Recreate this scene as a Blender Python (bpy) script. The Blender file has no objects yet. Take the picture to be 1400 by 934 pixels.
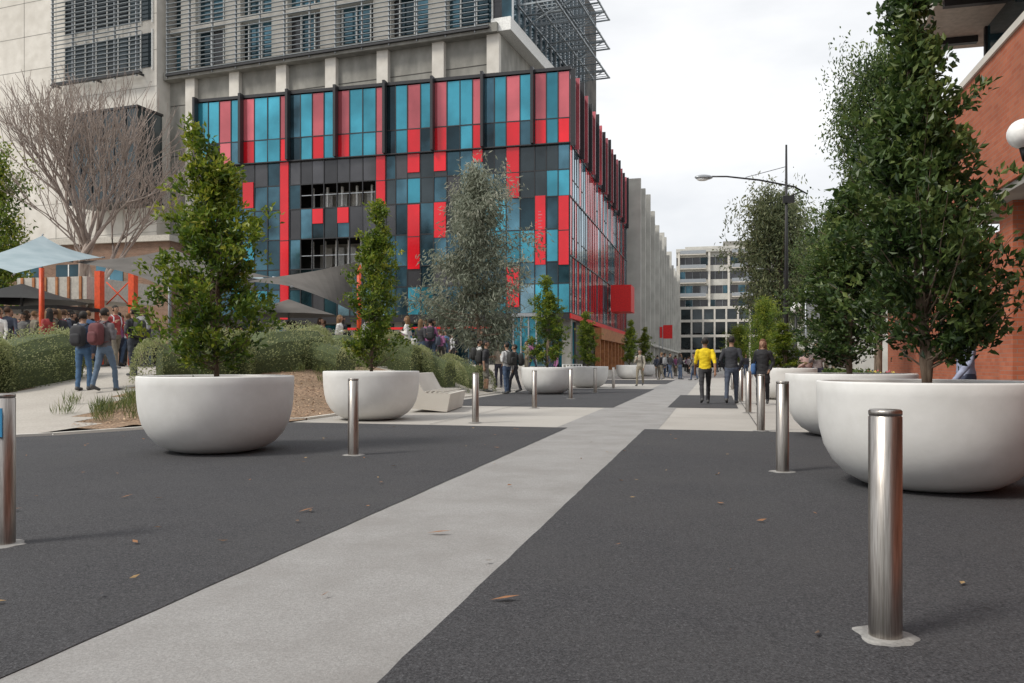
import bpy, math, random
import numpy as np
from mathutils import Vector, Matrix, noise
random.seed(7); np.random.seed(7)
R=random.uniform
sc=bpy.context.scene
# ---------------------------------------------------------------- survey frame: street runs along +Y
YAW=math.atan(277/1110); C=math.cos(YAW); S=math.sin(YAW); H=1.1; F=1110.
def W(px,py,d):
    X=(px-700)/F*d
    return Vector((X*C-d*S, X*S+d*C, H+(496-py)/F*d))
def G(px,d,z=0):
    v=W(px,496,d); v.z=z; return v
def smooth(t):
    t=max(0,min(1,t)); return t*t*(3-2*t)
def tz(x,y):
    return .95*smooth((y-9.6)/12)*smooth((-7.6-x)/3.2)
# ---------------------------------------------------------------- materials
def newmat(name):
    m=bpy.data.materials.new(name); m.use_nodes=True
    nt=m.node_tree; b=nt.nodes['Principled BSDF']; return m,nt,b
def L(nt,a,b): nt.links.new(a,b)
def noise_mat(name,c0,c1,scale=5,rough=.8,detail=6,bump=0,bscale=None,metal=0,c2=None,scale2=.4,amt2=.35,stretch=None,spec=.5,p0=.35,p1=.65,specks=None,lo2=.4,hi2=.7):
    m,nt,b=newmat(name)
    tc=nt.nodes.new('ShaderNodeTexCoord'); src=tc.outputs['Object']
    if stretch:
        mp=nt.nodes.new('ShaderNodeMapping'); mp.inputs['Scale'].default_value=stretch
        L(nt,src,mp.inputs['Vector']); src=mp.outputs[0]
    n=nt.nodes.new('ShaderNodeTexNoise'); n.inputs['Scale'].default_value=scale; n.inputs['Detail'].default_value=detail
    L(nt,src,n.inputs['Vector'])
    r=nt.nodes.new('ShaderNodeValToRGB'); r.color_ramp.elements[0].position=p0; r.color_ramp.elements[1].position=p1
    r.color_ramp.elements[0].color=(*c0,1); r.color_ramp.elements[1].color=(*c1,1)
    L(nt,n.outputs['Fac'],r.inputs['Fac']); out=r.outputs['Color']
    if specks:
        vo=nt.nodes.new('ShaderNodeTexVoronoi'); vo.inputs['Scale'].default_value=specks[0]; L(nt,tc.outputs['Object'],vo.inputs['Vector'])
        sp=nt.nodes.new('ShaderNodeSeparateColor'); L(nt,vo.outputs['Color'],sp.inputs[0])
        mr=nt.nodes.new('ShaderNodeMapRange'); mr.inputs[1].default_value=specks[1]; mr.inputs[2].default_value=1; mr.inputs[4].default_value=specks[2]; L(nt,sp.outputs[0],mr.inputs[0])
        mx=nt.nodes.new('ShaderNodeMix'); mx.data_type='RGBA'; L(nt,mr.outputs[0],mx.inputs[0]); L(nt,out,mx.inputs[6]); mx.inputs[7].default_value=(*specks[3],1); out=mx.outputs[2]
    if c2:
        n2=nt.nodes.new('ShaderNodeTexNoise'); n2.inputs['Scale'].default_value=scale2; n2.inputs['Detail'].default_value=8; n2.inputs['Roughness'].default_value=.65
        L(nt,tc.outputs['Object'],n2.inputs['Vector'])
        mr=nt.nodes.new('ShaderNodeMapRange'); mr.inputs[1].default_value=lo2; mr.inputs[2].default_value=hi2; mr.inputs[4].default_value=amt2
        L(nt,n2.outputs['Fac'],mr.inputs[0])
        mx=nt.nodes.new('ShaderNodeMix'); mx.data_type='RGBA'
        L(nt,mr.outputs[0],mx.inputs[0]); L(nt,out,mx.inputs[6]); mx.inputs[7].default_value=(*c2,1); out=mx.outputs[2]
    L(nt,out,b.inputs['Base Color'])
    b.inputs['Roughness'].default_value=rough; b.inputs['Metallic'].default_value=metal
    b.inputs['Specular IOR Level'].default_value=spec
    if bump:
        nb=nt.nodes.new('ShaderNodeTexNoise'); nb.inputs['Scale'].default_value=bscale or scale*3; nb.inputs['Detail'].default_value=4
        L(nt,src,nb.inputs['Vector'])
        bp=nt.nodes.new('ShaderNodeBump'); bp.inputs['Strength'].default_value=bump; bp.inputs['Distance'].default_value=.01
        L(nt,nb.outputs['Fac'],bp.inputs['Height']); L(nt,bp.outputs[0],b.inputs['Normal'])
    return m
cache={}
def flat(c,rough=.7,metal=0,name=None):
    k=(tuple(round(x,3) for x in c),rough,metal)
    if k in cache: return cache[k]
    m=noise_mat(name or 'paint',tuple(x*.86 for x in c),tuple(min(1,x*1.1) for x in c),scale=9,rough=rough,metal=metal)
    cache[k]=m; return m
def brick_mat(name,c1,c2,mortar,sx=1.):
    m,nt,b=newmat(name)
    g=nt.nodes.new('ShaderNodeNewGeometry'); sp=nt.nodes.new('ShaderNodeSeparateXYZ'); L(nt,g.outputs['Position'],sp.inputs[0])
    ad=nt.nodes.new('ShaderNodeMath'); L(nt,sp.outputs[0],ad.inputs[0]); L(nt,sp.outputs[1],ad.inputs[1])
    cb=nt.nodes.new('ShaderNodeCombineXYZ'); L(nt,ad.outputs[0],cb.inputs[0]); L(nt,sp.outputs[2],cb.inputs[1])
    br=nt.nodes.new('ShaderNodeTexBrick'); br.inputs['Scale'].default_value=1; br.inputs['Brick Width'].default_value=.24*sx; br.inputs['Row Height'].default_value=.086*sx
    br.inputs['Mortar Size'].default_value=.006*sx; br.inputs['Color1'].default_value=(*c1,1); br.inputs['Color2'].default_value=(*c2,1); br.inputs['Mortar'].default_value=(*mortar,1)
    L(nt,cb.outputs[0],br.inputs['Vector'])
    n=nt.nodes.new('ShaderNodeTexNoise'); n.inputs['Scale'].default_value=1.3; n.inputs['Detail'].default_value=8; L(nt,g.outputs['Position'],n.inputs['Vector'])
    mx=nt.nodes.new('ShaderNodeMix'); mx.data_type='RGBA'; mx.blend_type='MULTIPLY'; mx.inputs[0].default_value=.5
    L(nt,br.outputs['Color'],mx.inputs[6]); L(nt,n.outputs['Fac'],mx.inputs[7]); L(nt,mx.outputs[2],b.inputs['Base Color'])
    bp=nt.nodes.new('ShaderNodeBump'); bp.inputs['Strength'].default_value=.5; bp.inputs['Distance'].default_value=.006; bp.invert=True
    L(nt,br.outputs['Fac'],bp.inputs['Height']); L(nt,bp.outputs[0],b.inputs['Normal']); b.inputs['Roughness'].default_value=.85
    return m
def glass_mat(name,c,metal=.5,rough=.06,vary=.4):
    m,nt,b=newmat(name)
    g=nt.nodes.new('ShaderNodeNewGeometry')
    mr=nt.nodes.new('ShaderNodeMapRange'); mr.inputs[3].default_value=1-vary; mr.inputs[4].default_value=1+vary
    L(nt,g.outputs['Random Per Island'],mr.inputs[0])
    n=nt.nodes.new('ShaderNodeTexNoise'); n.inputs['Scale'].default_value=.35; n.inputs['Detail'].default_value=6; L(nt,g.outputs['Position'],n.inputs['Vector'])
    r2=nt.nodes.new('ShaderNodeMapRange'); r2.inputs[1].default_value=.35; r2.inputs[2].default_value=.65; r2.inputs[3].default_value=1-vary*.8; r2.inputs[4].default_value=1+vary*.8; L(nt,n.outputs['Fac'],r2.inputs[0])
    mu=nt.nodes.new('ShaderNodeMath'); mu.operation='MULTIPLY'; L(nt,mr.outputs[0],mu.inputs[0]); L(nt,r2.outputs[0],mu.inputs[1])
    vm=nt.nodes.new('ShaderNodeVectorMath'); vm.operation='SCALE'; vm.inputs[0].default_value=c; L(nt,mu.outputs[0],vm.inputs['Scale'])
    L(nt,vm.outputs[0],b.inputs['Base Color']); b.inputs['Metallic'].default_value=metal; b.inputs['Roughness'].default_value=rough
    b.inputs['IOR'].default_value=1.6
    return m
def leaf_mat(name,cols,trans=.3,rough=.45):
    m,nt,b=newmat(name)
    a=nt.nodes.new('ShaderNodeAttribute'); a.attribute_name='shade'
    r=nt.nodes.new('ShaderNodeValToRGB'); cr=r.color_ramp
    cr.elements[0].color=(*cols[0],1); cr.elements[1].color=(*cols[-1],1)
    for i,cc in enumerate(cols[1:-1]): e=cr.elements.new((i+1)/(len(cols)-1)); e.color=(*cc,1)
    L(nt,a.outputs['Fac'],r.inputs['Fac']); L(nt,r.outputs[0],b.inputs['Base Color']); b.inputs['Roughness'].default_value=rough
    t=nt.nodes.new('ShaderNodeBsdfTranslucent'); L(nt,r.outputs[0],t.inputs['Color'])
    ms=nt.nodes.new('ShaderNodeMixShader'); ms.inputs[0].default_value=trans
    L(nt,b.outputs[0],ms.inputs[1]); L(nt,t.outputs[0],ms.inputs[2]); L(nt,ms.outputs[0],nt.nodes['Material Output'].inputs['Surface'])
    return m

M={}
M['asphalt']=noise_mat('asphalt',(.014,.014,.017),(.075,.075,.082),scale=85,rough=.9,detail=6,bump=1,bscale=120,c2=(.072,.071,.072),scale2=.6,amt2=.45,p0=.32,p1=.68,specks=(110,.88,.45,(.15,.15,.16)))
M['concband']=noise_mat('concrete_band',(.25,.245,.24),(.33,.325,.32),scale=80,rough=.85,bump=.35,bscale=140,c2=(.19,.18,.17),scale2=1.4,amt2=.6,specks=(120,.88,.4,(.40,.39,.38)))
M['paving']=noise_mat('paving',(.36,.34,.31),(.47,.45,.42),scale=70,rough=.85,bump=.2,c2=(.30,.28,.255),scale2=.45,amt2=.6)
M['path']=noise_mat('path_concrete',(.36,.33,.29),(.46,.43,.39),scale=30,rough=.9,c2=(.28,.25,.22),scale2=.5,amt2=.4)
M['mulch']=noise_mat('mulch',(.09,.05,.03),(.42,.29,.19),scale=26,rough=.95,detail=8,bump=1,bscale=40,c2=(.14,.10,.06),scale2=1.2,amt2=.6)
M['planter']=noise_mat('planter_white',(.68,.675,.66),(.76,.755,.74),scale=2.5,rough=.55,bump=.08,bscale=25,c2=(.57,.56,.53),scale2=2.2,amt2=.45)
M['soil']=noise_mat('soil',(.03,.02,.015),(.12,.08,.05),scale=30,rough=1,bump=1)
M['steel']=noise_mat('brushed_steel',(.31,.285,.26),(.47,.44,.41),scale=30,rough=.34,metal=1,stretch=(6,6,.25),bump=.06,bscale=40)
M['conc_light']=noise_mat('concrete_pale',(.56,.53,.48),(.66,.63,.58),scale=1.1,rough=.8,c2=(.44,.41,.36),scale2=.22,amt2=.5)
M['conc_grey']=noise_mat('concrete_grey',(.22,.215,.195),(.33,.32,.29),scale=1.2,rough=.85,c2=(.15,.145,.13),scale2=.3,amt2=.7,stretch=(1,1,.35))
M['conc_far']=noise_mat('concrete_far',(.44,.43,.40),(.57,.56,.52),scale=.6,rough=.85,c2=(.32,.31,.29),scale2=.1,amt2=.4)
M['ring']=noise_mat('footing_cement',(.20,.195,.19),(.42,.41,.39),scale=16,rough=.9,bump=.4,c2=(.12,.12,.12),scale2=9,amt2=.8)
M['teal']=glass_mat('teal_glass',(.05,.28,.37),metal=.5,vary=.35)
M['dglass']=glass_mat('dark_glass',(.04,.095,.125),metal=.6,vary=.8)
M['bglass']=glass_mat('black_glass',(.025,.035,.04),metal=.4,vary=.5)
M['skyglass']=glass_mat('sky_reflection_glass',(.22,.36,.44),metal=.65,vary=.45)  # blue-grey sky reflection is put into the base colour
M['spandrel']=glass_mat('grey_spandrel',(.05,.05,.055),metal=.3,rough=.2,vary=.35)
M['red']=glass_mat('red_glass',(.66,.008,.018),metal=.12,rough=.12,vary=.18)
M['pink']=glass_mat('reflection_washed_red_glass',(.54,.12,.14),metal=.35,rough=.08,vary=.25)  # red glass with a pale reflection painted into its colour
M['frame']=flat((.03,.03,.033),.4,.3,'dark_frame')
M['black']=flat((.012,.012,.013),.5,0,'black_paint')
M['interior']=noise_mat('interior',(.03,.03,.03),(.10,.09,.08),scale=.5,rough=.8)
M['white']=flat((.75,.75,.73),.5,0,'white_paint')
M['alu']=flat((.34,.36,.38),.4,.5,'aluminium')
M['louvre']=flat((.25,.28,.30),.45,.4,'louvre_metal')
M['brick_r']=brick_mat('orange_brick',(.46,.12,.055),(.55,.17,.085),(.34,.22,.17))
M['brick_b']=brick_mat('brown_brick',(.22,.12,.075),(.30,.17,.11),(.30,.26,.22))
M['cream']=flat((.46,.43,.38),.7,0,'cream_fascia')
M['orange']=flat((.66,.075,.015),.45,0,'orange_paint')
M['redpaint']=flat((.66,.012,.012),.45,0,'red_paint')
M['timber']=noise_mat('timber',(.30,.11,.04),(.45,.19,.07),scale=4,rough=.6)
M['sail']=noise_mat('sail_cloth',(.085,.078,.07),(.12,.11,.10),scale=1,rough=.9)
M['sailb']=noise_mat('sail_cloth_blue',(.25,.32,.35),(.33,.40,.43),scale=1,rough=.9)
M['bark']=noise_mat('bark',(.10,.07,.05),(.25,.19,.14),scale=12,rough=.9,stretch=(1,1,.3),bump=.5)
M['barepink']=noise_mat('bare_bark',(.27,.215,.185),(.38,.315,.275),scale=3,rough=.9)
M['leafY']=leaf_mat('leaf_bright',[(.022,.052,.008),(.080,.145,.016),(.19,.26,.025),(.38,.38,.05)],.42)  # warm yellow-green of sunlit foliage painted into the leaf colours
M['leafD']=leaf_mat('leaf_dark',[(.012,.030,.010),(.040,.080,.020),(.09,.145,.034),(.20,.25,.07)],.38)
M['gum']=leaf_mat('leaf_gum',[(.10,.115,.08),(.19,.215,.155),(.29,.315,.24),(.40,.40,.32)],.35,.55)
M['gumG']=leaf_mat('leaf_gum_green',[(.03,.042,.02),(.08,.105,.045),(.15,.175,.08),(.25,.26,.13)],.35,.55)
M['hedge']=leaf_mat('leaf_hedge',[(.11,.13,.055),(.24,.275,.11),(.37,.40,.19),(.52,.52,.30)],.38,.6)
M['grass']=leaf_mat('blade',[(.05,.08,.02),(.12,.16,.04),(.25,.25,.09)],.3,.6)
M['core']=flat((.07,.09,.035),.9,0,'foliage_core')
M['deadleaf']=flat((.26,.12,.05),.7,0,'dead_leaf')
M['globe']=flat((.86,.86,.84),.3,0,'globe_white')
M['tactile']=flat((.20,.12,.09),.8,0,'tactile'); M['blue']=flat((.03,.22,.42),.5,0,'blue_plate')
# ---------------------------------------------------------------- mesh builder
class MB:
    def __init__(s): s.v=[]; s.f=[]; s.m=[]; s.mats=[]; s.sm=[]
    def mi(s,mat):
        if isinstance(mat,str): mat=M[mat]
        if mat not in s.mats: s.mats.append(mat)
        return s.mats.index(mat)
    def poly(s,pts,mat,smth=False):
        b=len(s.v); s.v+= [tuple(p) for p in pts]; s.f.append(tuple(range(b,b+len(pts)))); s.m.append(s.mi(mat)); s.sm.append(smth)
    def box(s,x0,x1,y0,y1,z0,z1,mat,T=None):
        b=len(s.v); P=[(x0,y0,z0),(x1,y0,z0),(x1,y1,z0),(x0,y1,z0),(x0,y0,z1),(x1,y0,z1),(x1,y1,z1),(x0,y1,z1)]
        if T: P=[tuple(T@Vector(p)) for p in P]
        s.v+=P; k=s.mi(mat)
        for q in ((3,2,1,0),(4,5,6,7),(0,1,5,4),(1,2,6,5),(2,3,7,6),(3,0,4,7)):
            s.f.append(tuple(b+i for i in q)); s.m.append(k); s.sm.append(False)
    def tube(s,pts,rad,n,mat,cap=True,sq=(1,1)):
        pts=[Vector(p) for p in pts]; b=len(s.v); k=s.mi(mat)
        for i,p in enumerate(pts):
            d=(pts[min(i+1,len(pts)-1)]-pts[max(i-1,0)]).normalized()
            up=Vector((0,0,1)) if abs(d.z)<.95 else Vector((0,1,0))
            a=d.cross(up).normalized(); c=a.cross(d).normalized()
            for j in range(n):
                t=2*math.pi*j/n; q=p+(a*math.cos(t)*sq[0]+c*math.sin(t)*sq[1])*rad[i]; s.v.append(tuple(q))
        for i in range(len(pts)-1):
            for j in range(n):
                s.f.append((b+i*n+j,b+i*n+(j+1)%n,b+(i+1)*n+(j+1)%n,b+(i+1)*n+j)); s.m.append(k); s.sm.append(True)
        if cap:
            s.f.append(tuple(b+j for j in reversed(range(n)))); s.f.append(tuple(b+(len(pts)-1)*n+j for j in range(n))); s.m+=[k,k]; s.sm+=[False,False]
    def lathe(s,prof,n,cx,cy,cz,mat,sy=1):
        b=len(s.v)
        for r,z in prof:
            for j in range(n):
                t=2*math.pi*j/n; s.v.append((cx+r*math.cos(t),cy+r*sy*math.sin(t),cz+z))
        k=s.mi(mat)
        for i in range(len(prof)-1):
            for j in range(n):
                s.f.append((b+i*n+j,b+i*n+(j+1)%n,b+(i+1)*n+(j+1)%n,b+(i+1)*n+j)); s.m.append(k); s.sm.append(True)
    def ell(s,c,r,mat,n=12,m=8,e=1.):
        b=len(s.v); k=s.mi(mat); f=lambda x:math.copysign(abs(x)**e,x)
        for i in range(m+1):
            ph=-math.pi/2+math.pi*i/m
            for j in range(n):
                t=2*math.pi*j/n; cp=max(1e-3,abs(math.cos(ph)))**e
                s.v.append((c[0]+r[0]*cp*f(math.cos(t)),c[1]+r[1]*cp*f(math.sin(t)),c[2]+r[2]*f(math.sin(ph))))
        for i in range(m):
            for j in range(n):
                s.f.append((b+i*n+j,b+i*n+(j+1)%n,b+(i+1)*n+(j+1)%n,b+(i+1)*n+j)); s.m.append(k); s.sm.append(True)
        s.f.append(tuple(b+j for j in reversed(range(n)))); s.f.append(tuple(b+m*n+j for j in range(n))); s.m+=[k,k]; s.sm+=[True,True]
    def mesh(s,name):
        me=bpy.data.meshes.new(name); me.from_pydata(s.v,[],s.f)
        for mt in s.mats: me.materials.append(mt)
        me.polygons.foreach_set('material_index',s.m); me.polygons.foreach_set('use_smooth',s.sm); me.update(); return me
    def obj(s,name,loc=(0,0,0),rz=0,bevel=0):
        o=bpy.data.objects.new(name,s.mesh(name)); sc.collection.objects.link(o); o.location=loc; o.rotation_euler[2]=rz
        if bevel:
            bv=o.modifiers.new('b','BEVEL'); bv.width=bevel; bv.segments=2; bv.limit_method='ANGLE'
        return o
def inst(name,me,loc,rz=0,scale=1,lean=0):
    o=bpy.data.objects.new(name,me); sc.collection.objects.link(o); o.location=loc
    o.rotation_euler=(Matrix.Rotation(lean,3,'Y')@Matrix.Rotation(rz,3,'Z')).to_euler()
    o.scale=(scale,)*3 if not isinstance(scale,tuple) else scale; return o
# ---------------------------------------------------------------- ground
mb=MB(); mb.poly([(-900,-900,0),(900,-900,0),(900,1500,0),(-900,1500,0)],'paving'); mb.obj('ground_pavement')
def jit(p0,p1,n,a=.004):
    return [Vector(p0).lerp(Vector(p1),i/n)+Vector((R(-a,a),R(-a,a),0)) for i in range(n)]
def ring(pts,z,dense=40):
    out=[]
    for i in range(len(pts)):
        a=pts[i]; b=pts[(i+1)%len(pts)]; out+=jit((*a,z),(*b,z),dense)
    return out
mb=MB(); mb.poly([(-2.6,-12,.004),(-.9,-12,.004),(-.9,70,.004),(-2.6,70,.004)],'concband'); mb.obj('concrete_path_strip')
mb=MB()
mb.poly(ring([(-2.4,-12),(-2.4,13.5),(-7.6,13.5),(-8.7,12.3),(-9.6,10.2),(-11.5,9.3),(-22,9.2),(-22,-12)],.008,120),'asphalt')
mb.poly(ring([(-1.12,-12),(5.15,-12),(5.15,13.5),(-1.12,13.5)],.008,160),'asphalt')
mb.poly(ring([(-7.2,19.8),(-2.4,19.8),(-2.4,34),(-7.2,34)],.008),'asphalt')
mb.poly(ring([(-1.12,20.2),(.55,20.2),(.55,28),(-1.12,28)],.008),'asphalt')
mb.poly(ring([(-7.2,42),(-2.4,42),(-2.4,52),(-7.2,52)],.008),'asphalt')
mb.obj('road_asphalt')
mb=MB()
for yy in [16.5,19.72,36,38,40,44,48,54,60,66]:
    mb.poly([(-7.5,yy,.012),(5,yy,.012),(5,yy+.015,.012),(-7.5,yy+.015,.012)],'asphalt')
for xx in [-7.4,-4.9,.7,3]:
    mb.poly([(xx,13.6,.016),(xx+.015,13.6,.016),(xx+.015,70,.016),(xx,70,.016)],'asphalt')
mb.obj('pavement_joints')
mb=MB()
xs=np.arange(-70,-7.4,.6); ys=np.arange(9.2,51.5,.6)
def inpath(x,y):
    t=(y-9.97)/(15.4-9.97); lx=-9.6-2.8*t
    if y>24: return True
    return (x<lx) and (x>lx-3.2) or (x<-22)
for i in range(len(xs)-1):
    for j in range(len(ys)-1):
        q=[(xs[a],ys[b]) for a,b in ((i,j),(i+1,j),(i+1,j+1),(i,j+1))]
        cx,cy=xs[i]+.3,ys[j]+.3
        if cx>-10.2 and cy<10.2+ (cx+10.2)*1.2: continue
        mt='path' if inpath(cx,cy) else 'mulch'
        mb.poly([(x,y,tz(x,y)+.02+(noise.noise(Vector((x,y,0)))*.02 if mt=='mulch' else 0)) for x,y in q],mt,False)
mb.obj('plaza_and_planting_bed')
mb=MB()
edge=[(-7.65,51),(-7.65,14.2),(-8.2,13.6),(-8.9,12.2),(-9.7,10.2),(-10.2,9.6)]
for a,b in zip(edge[:-1],edge[1:]):
    d=(Vector(b)-Vector(a)); n=Vector((-d.y,d.x)).normalized()*.05
    z=.045
    mb.poly([(a[0]-n.x,a[1]-n.y,z),(b[0]-n.x,b[1]-n.y,z),(b[0]+n.x,b[1]+n.y,z),(a[0]+n.x,a[1]+n.y,z)],'conc_light')
    mb.poly([(a[0]+n.x,a[1]+n.y,z),(b[0]+n.x,b[1]+n.y,z),(b[0]+n.x,b[1]+n.y,0),(a[0]+n.x,a[1]+n.y,0)],'conc_light')
mb.obj('garden_edging')
mb=MB()
for i in range(26):
    for j in range(6):
        x=-11.9+i*.09; y=8.55+j*.09
        mb.lathe([(0,.012),(.017,.012),(.022,.0)][::-1],6,x,y,.012,'tactile')
mb.poly([(-12,8.45,.012),(-9.6,8.45,.012),(-9.6,9.1,.012),(-12,9.1,.012)],'tactile'); mb.obj('tactile_paving')
random.seed(41); mb=MB()
for i in range(2600):
    x=R(-13.5,-7.75); y=R(10.3,19)
    if inpath(x,y) or (x>-10.2 and y<10.9+(x+10.2)*1.3): continue
    z=tz(x,y)+.035; a=R(0,6.28); l=R(.02,.05); ux,uy=math.cos(a)*l,math.sin(a)*l
    mb.poly([(x-ux,y-uy,z),(x+uy*.35,y-ux*.35,z+R(0,.02)),(x+ux,y+uy,z+R(0,.03)),(x-uy*.35,y+ux*.35,z)],random.choice([flat((.36,.22,.13)),flat((.48,.34,.22)),flat((.16,.09,.05))]))
mb.obj('bark_mulch_chips')
random.seed(42); mb=MB()
for i in range(150):
    x=R(-9,4.5); y=R(1.9,13); a=R(0,6.3); l=R(.014,.04)*(1.5 if random.random()<.12 else 1); w=l*R(.22,.45)
    ux,uy=math.cos(a),math.sin(a); z=.016
    mb.poly([(x-ux*l,y-uy*l,z+.006),(x+uy*w,y-ux*w,z+R(.003,.014)),(x+ux*l,y+uy*l,z+R(.004,.018)),(x-uy*w,y+ux*w,z+R(.003,.014))],random.choice(['deadleaf','deadleaf',flat((.36,.24,.11)),flat((.12,.07,.04))]))
for (x,y,a,l) in ((-.93,3.6,.3,.07),(-1.7,4.9,.1,.08),(-2.9,5.4,.9,.06),(-5.0,4.9,.2,.07),(-4.6,5.6,1,.05)):
    ux,uy=math.cos(a),math.sin(a); w=l*.24; z=.016
    mb.poly([(x-ux*l,y-uy*l,z),(x+uy*w,y-ux*w,z+.012),(x+ux*l,y+uy*l,z+.02),(x-uy*w,y+ux*w,z+.012)],'deadleaf')
mb.obj('fallen_leaves')
# ---------------------------------------------------------------- bollards
def bollard(x,y,plate=False):
    mb=MB(); r=.0625
    mb.lathe([(r,0),(r,.885),(r-.003,.887),(r-.003,.891),(r,.893),(r,.908),(r-.005,.914),(0,.916)],40,0,0,0,'steel')
    b=len(mb.v)
    mb.lathe([(.118,.0085),(.108,.013),(.075,.015),(.06,.015)],36,0,0,0,'ring')
    for i in range(b,len(mb.v)):
        v=mb.v[i]; a=math.atan2(v[1],v[0]); q=1+.35*noise.noise(Vector((math.cos(a)*1.8,math.sin(a)*1.8,x*3+y)))
        if math.hypot(v[0],v[1])>.09: mb.v[i]=(v[0]*q*1.05,v[1]*q*1.05,v[2])
    if plate: mb.box(-.03,.06,-.072,-.066,.66,.83,'blue')
    mb.obj('bollard',(x,y,0),R(0,6) if not plate else 0)
for y in (3.5,8.55,13.6,18.5,23.8,29,34.5): bollard(.66+.02*(y>10)*3,y)
for i,y in enumerate((4.0,8.87,14.2,19.2,24.3,29.5,35)): bollard(-4.15-.08*(i>1),y,i==0)
# ---------------------------------------------------------------- planters
prof=[(.30,0),(.42,.003),(.56,.035),(.69,.11),(.79,.215),(.862,.35),(.90,.50),(.917,.66),(.925,.82),(.927,.915),(.920,.928),(.905,.932),(.875,.930),(.866,.92),(.862,.80)]
pm=MB(); pm.lathe(prof,72,0,0,0,'planter')
pm.lathe([(.864,.80),(.5,.83),(0.001,.85)],48,0,0,0,'soil')
for i in range(160):
    a=R(0,6.28); r=R(.05,.8); z=.83+R(0,.03); t=R(0,6.28); l=.03
    pm.poly([(r*math.cos(a)+l*math.cos(t+q),r*math.sin(a)+l*math.sin(t+q),z+R(0,.015)) for q in (0,1.2,3.1,4.4)],'mulch')
planter_me=pm.mesh('planter_bowl')
# ---------------------------------------------------------------- trees
def leaves(P,dirs,ln,wd,fold=.15):
    n=len(P); rnd=np.random.normal(size=(n,3)); side=np.cross(dirs,rnd); side/=np.linalg.norm(side,axis=1)[:,None]+1e-9
    nrm=np.cross(dirs,side)
    l=(ln*np.random.uniform(.6,1.25,n))[:,None]; w=(wd*np.random.uniform(.7,1.2,n))[:,None]
    a=P; b=P+dirs*l*.5+side*w*.5+nrm*w*fold; c=P+dirs*l-nrm*l*.12; d=P+dirs*l*.5-side*w*.5+nrm*w*fold
    return np.stack([a,b,c,d],1).reshape(-1,3)
def finish(mb,P,dirs,shade,ln,wd,leafmat,name):
    V=leaves(P,dirs,ln,wd); b=len(mb.v); nf=len(mb.f); n=len(P); k=mb.mi(leafmat)
    mb.v+= [tuple(v) for v in V.tolist()]; mb.f+=[(b+4*i,b+4*i+1,b+4*i+2,b+4*i+3) for i in range(n)]; mb.m+=[k]*n; mb.sm+=[False]*n
    me=mb.mesh(name); at=me.attributes.new('shade','FLOAT','FACE')
    arr=np.zeros(len(mb.f)); arr[nf:]=np.clip(shade,0,1); at.data.foreach_set('value',arr); return me
def tree_mesh(name,Ht,tr,crown,h0,nbr,ncl,nlf,ln,wd,spread,up,seed,leafmat,bark='bark',stems=1,droop=0.,wob=.04,lsp=.6,lobes=.35):
    random.seed(seed); np.random.seed(seed); mb=MB(); st=[]
    for s_ in range(stems):
        a=R(0,6.28); off=(.02 if stems==1 else .12); pts=[]
        for i in range(10):
            t=i/9; q=off*Ht*.25*t if stems>1 else 0
            pts.append(Vector((math.cos(a)*q+R(-wob,wob)*Ht*.25*(t>0),math.sin(a)*q+R(-wob,wob)*Ht*.25*(t>0),t*Ht*(1 if s_==0 else R(.75,.9)))))
        st.append(pts); mb.tube(pts,[tr*(1-.9*i/9)*(1 if s_==0 else .75) for i in range(10)],8,bark)
    P=[];D=[];Sh=[]
    for bi in range(nbr):
        pts=random.choice(st); t=h0+(1-h0)*((bi+R(0,1))/nbr)
        i=min(8,int(t*9)); p0=pts[i].lerp(pts[i+1],t*9-i); az=R(0,6.28)
        lob=1+lobes*noise.noise(Vector((math.cos(az)*1.3+seed,math.sin(az)*1.3,t*5)))*2
        rr=crown((t-h0)/(1-h0))*R(.5,1.12)*lob
        e=p0+Vector((math.cos(az)*rr,math.sin(az)*rr,up*rr*R(.5,1.2)+ .02)); mid=p0.lerp(e,.5)+Vector((0,0,-.1*rr if up>0 else .12*rr))
        mb.tube([p0,mid,e],[max(.004,tr*.3*(1-t*.7)),max(.003,tr*.16*(1-t*.6)),.002*max(1,Ht/4)],4,bark,False)
        cb=R(-.14,.14)
        for c_ in range(ncl):
            u=R(.3,1.05); q=(p0.lerp(mid,u*2) if u<.5 else mid.lerp(e,(u-.5)*2)); q=q+Vector((random.gauss(0,spread),random.gauss(0,spread),random.gauss(0,spread)))
            cs=R(-.2,.2)+cb; n=int(nlf*R(.6,1.4)); pp=np.random.normal(size=(n,3))*spread*lsp
            od=np.array([math.cos(az)*.5,math.sin(az)*.5,.6-droop*1.9]); dd=np.random.normal(size=(n,3))*.75+od; dd/=np.linalg.norm(dd,axis=1)[:,None]
            P.append(pp+np.array(q)); D.append(dd)
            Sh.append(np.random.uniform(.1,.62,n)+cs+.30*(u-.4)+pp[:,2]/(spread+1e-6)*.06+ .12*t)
    return finish(mb,np.concatenate(P),np.concatenate(D),np.concatenate(Sh),ln,wd,leafmat,name)
def cr(t): return (.16+.62*math.sin(math.pi*min(1,(t*.86+.17))**.8)**.8)*(1.12-.55*t)
def crn(t): return (.12+.48*math.sin(math.pi*min(1,(t*.88+.16))**.8)**.8)*(1.08-.4*t)
Ht=3.42
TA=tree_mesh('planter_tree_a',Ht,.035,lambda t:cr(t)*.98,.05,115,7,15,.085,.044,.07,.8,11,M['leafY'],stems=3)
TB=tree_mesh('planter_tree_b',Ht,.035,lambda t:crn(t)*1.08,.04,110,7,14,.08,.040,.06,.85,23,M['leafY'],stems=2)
TC=tree_mesh('planter_tree_c',Ht+.1,.042,lambda t:cr(t)*1.02,.07,145,8,15,.085,.044,.07,.8,35,M['leafD'],stems=3)
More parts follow.
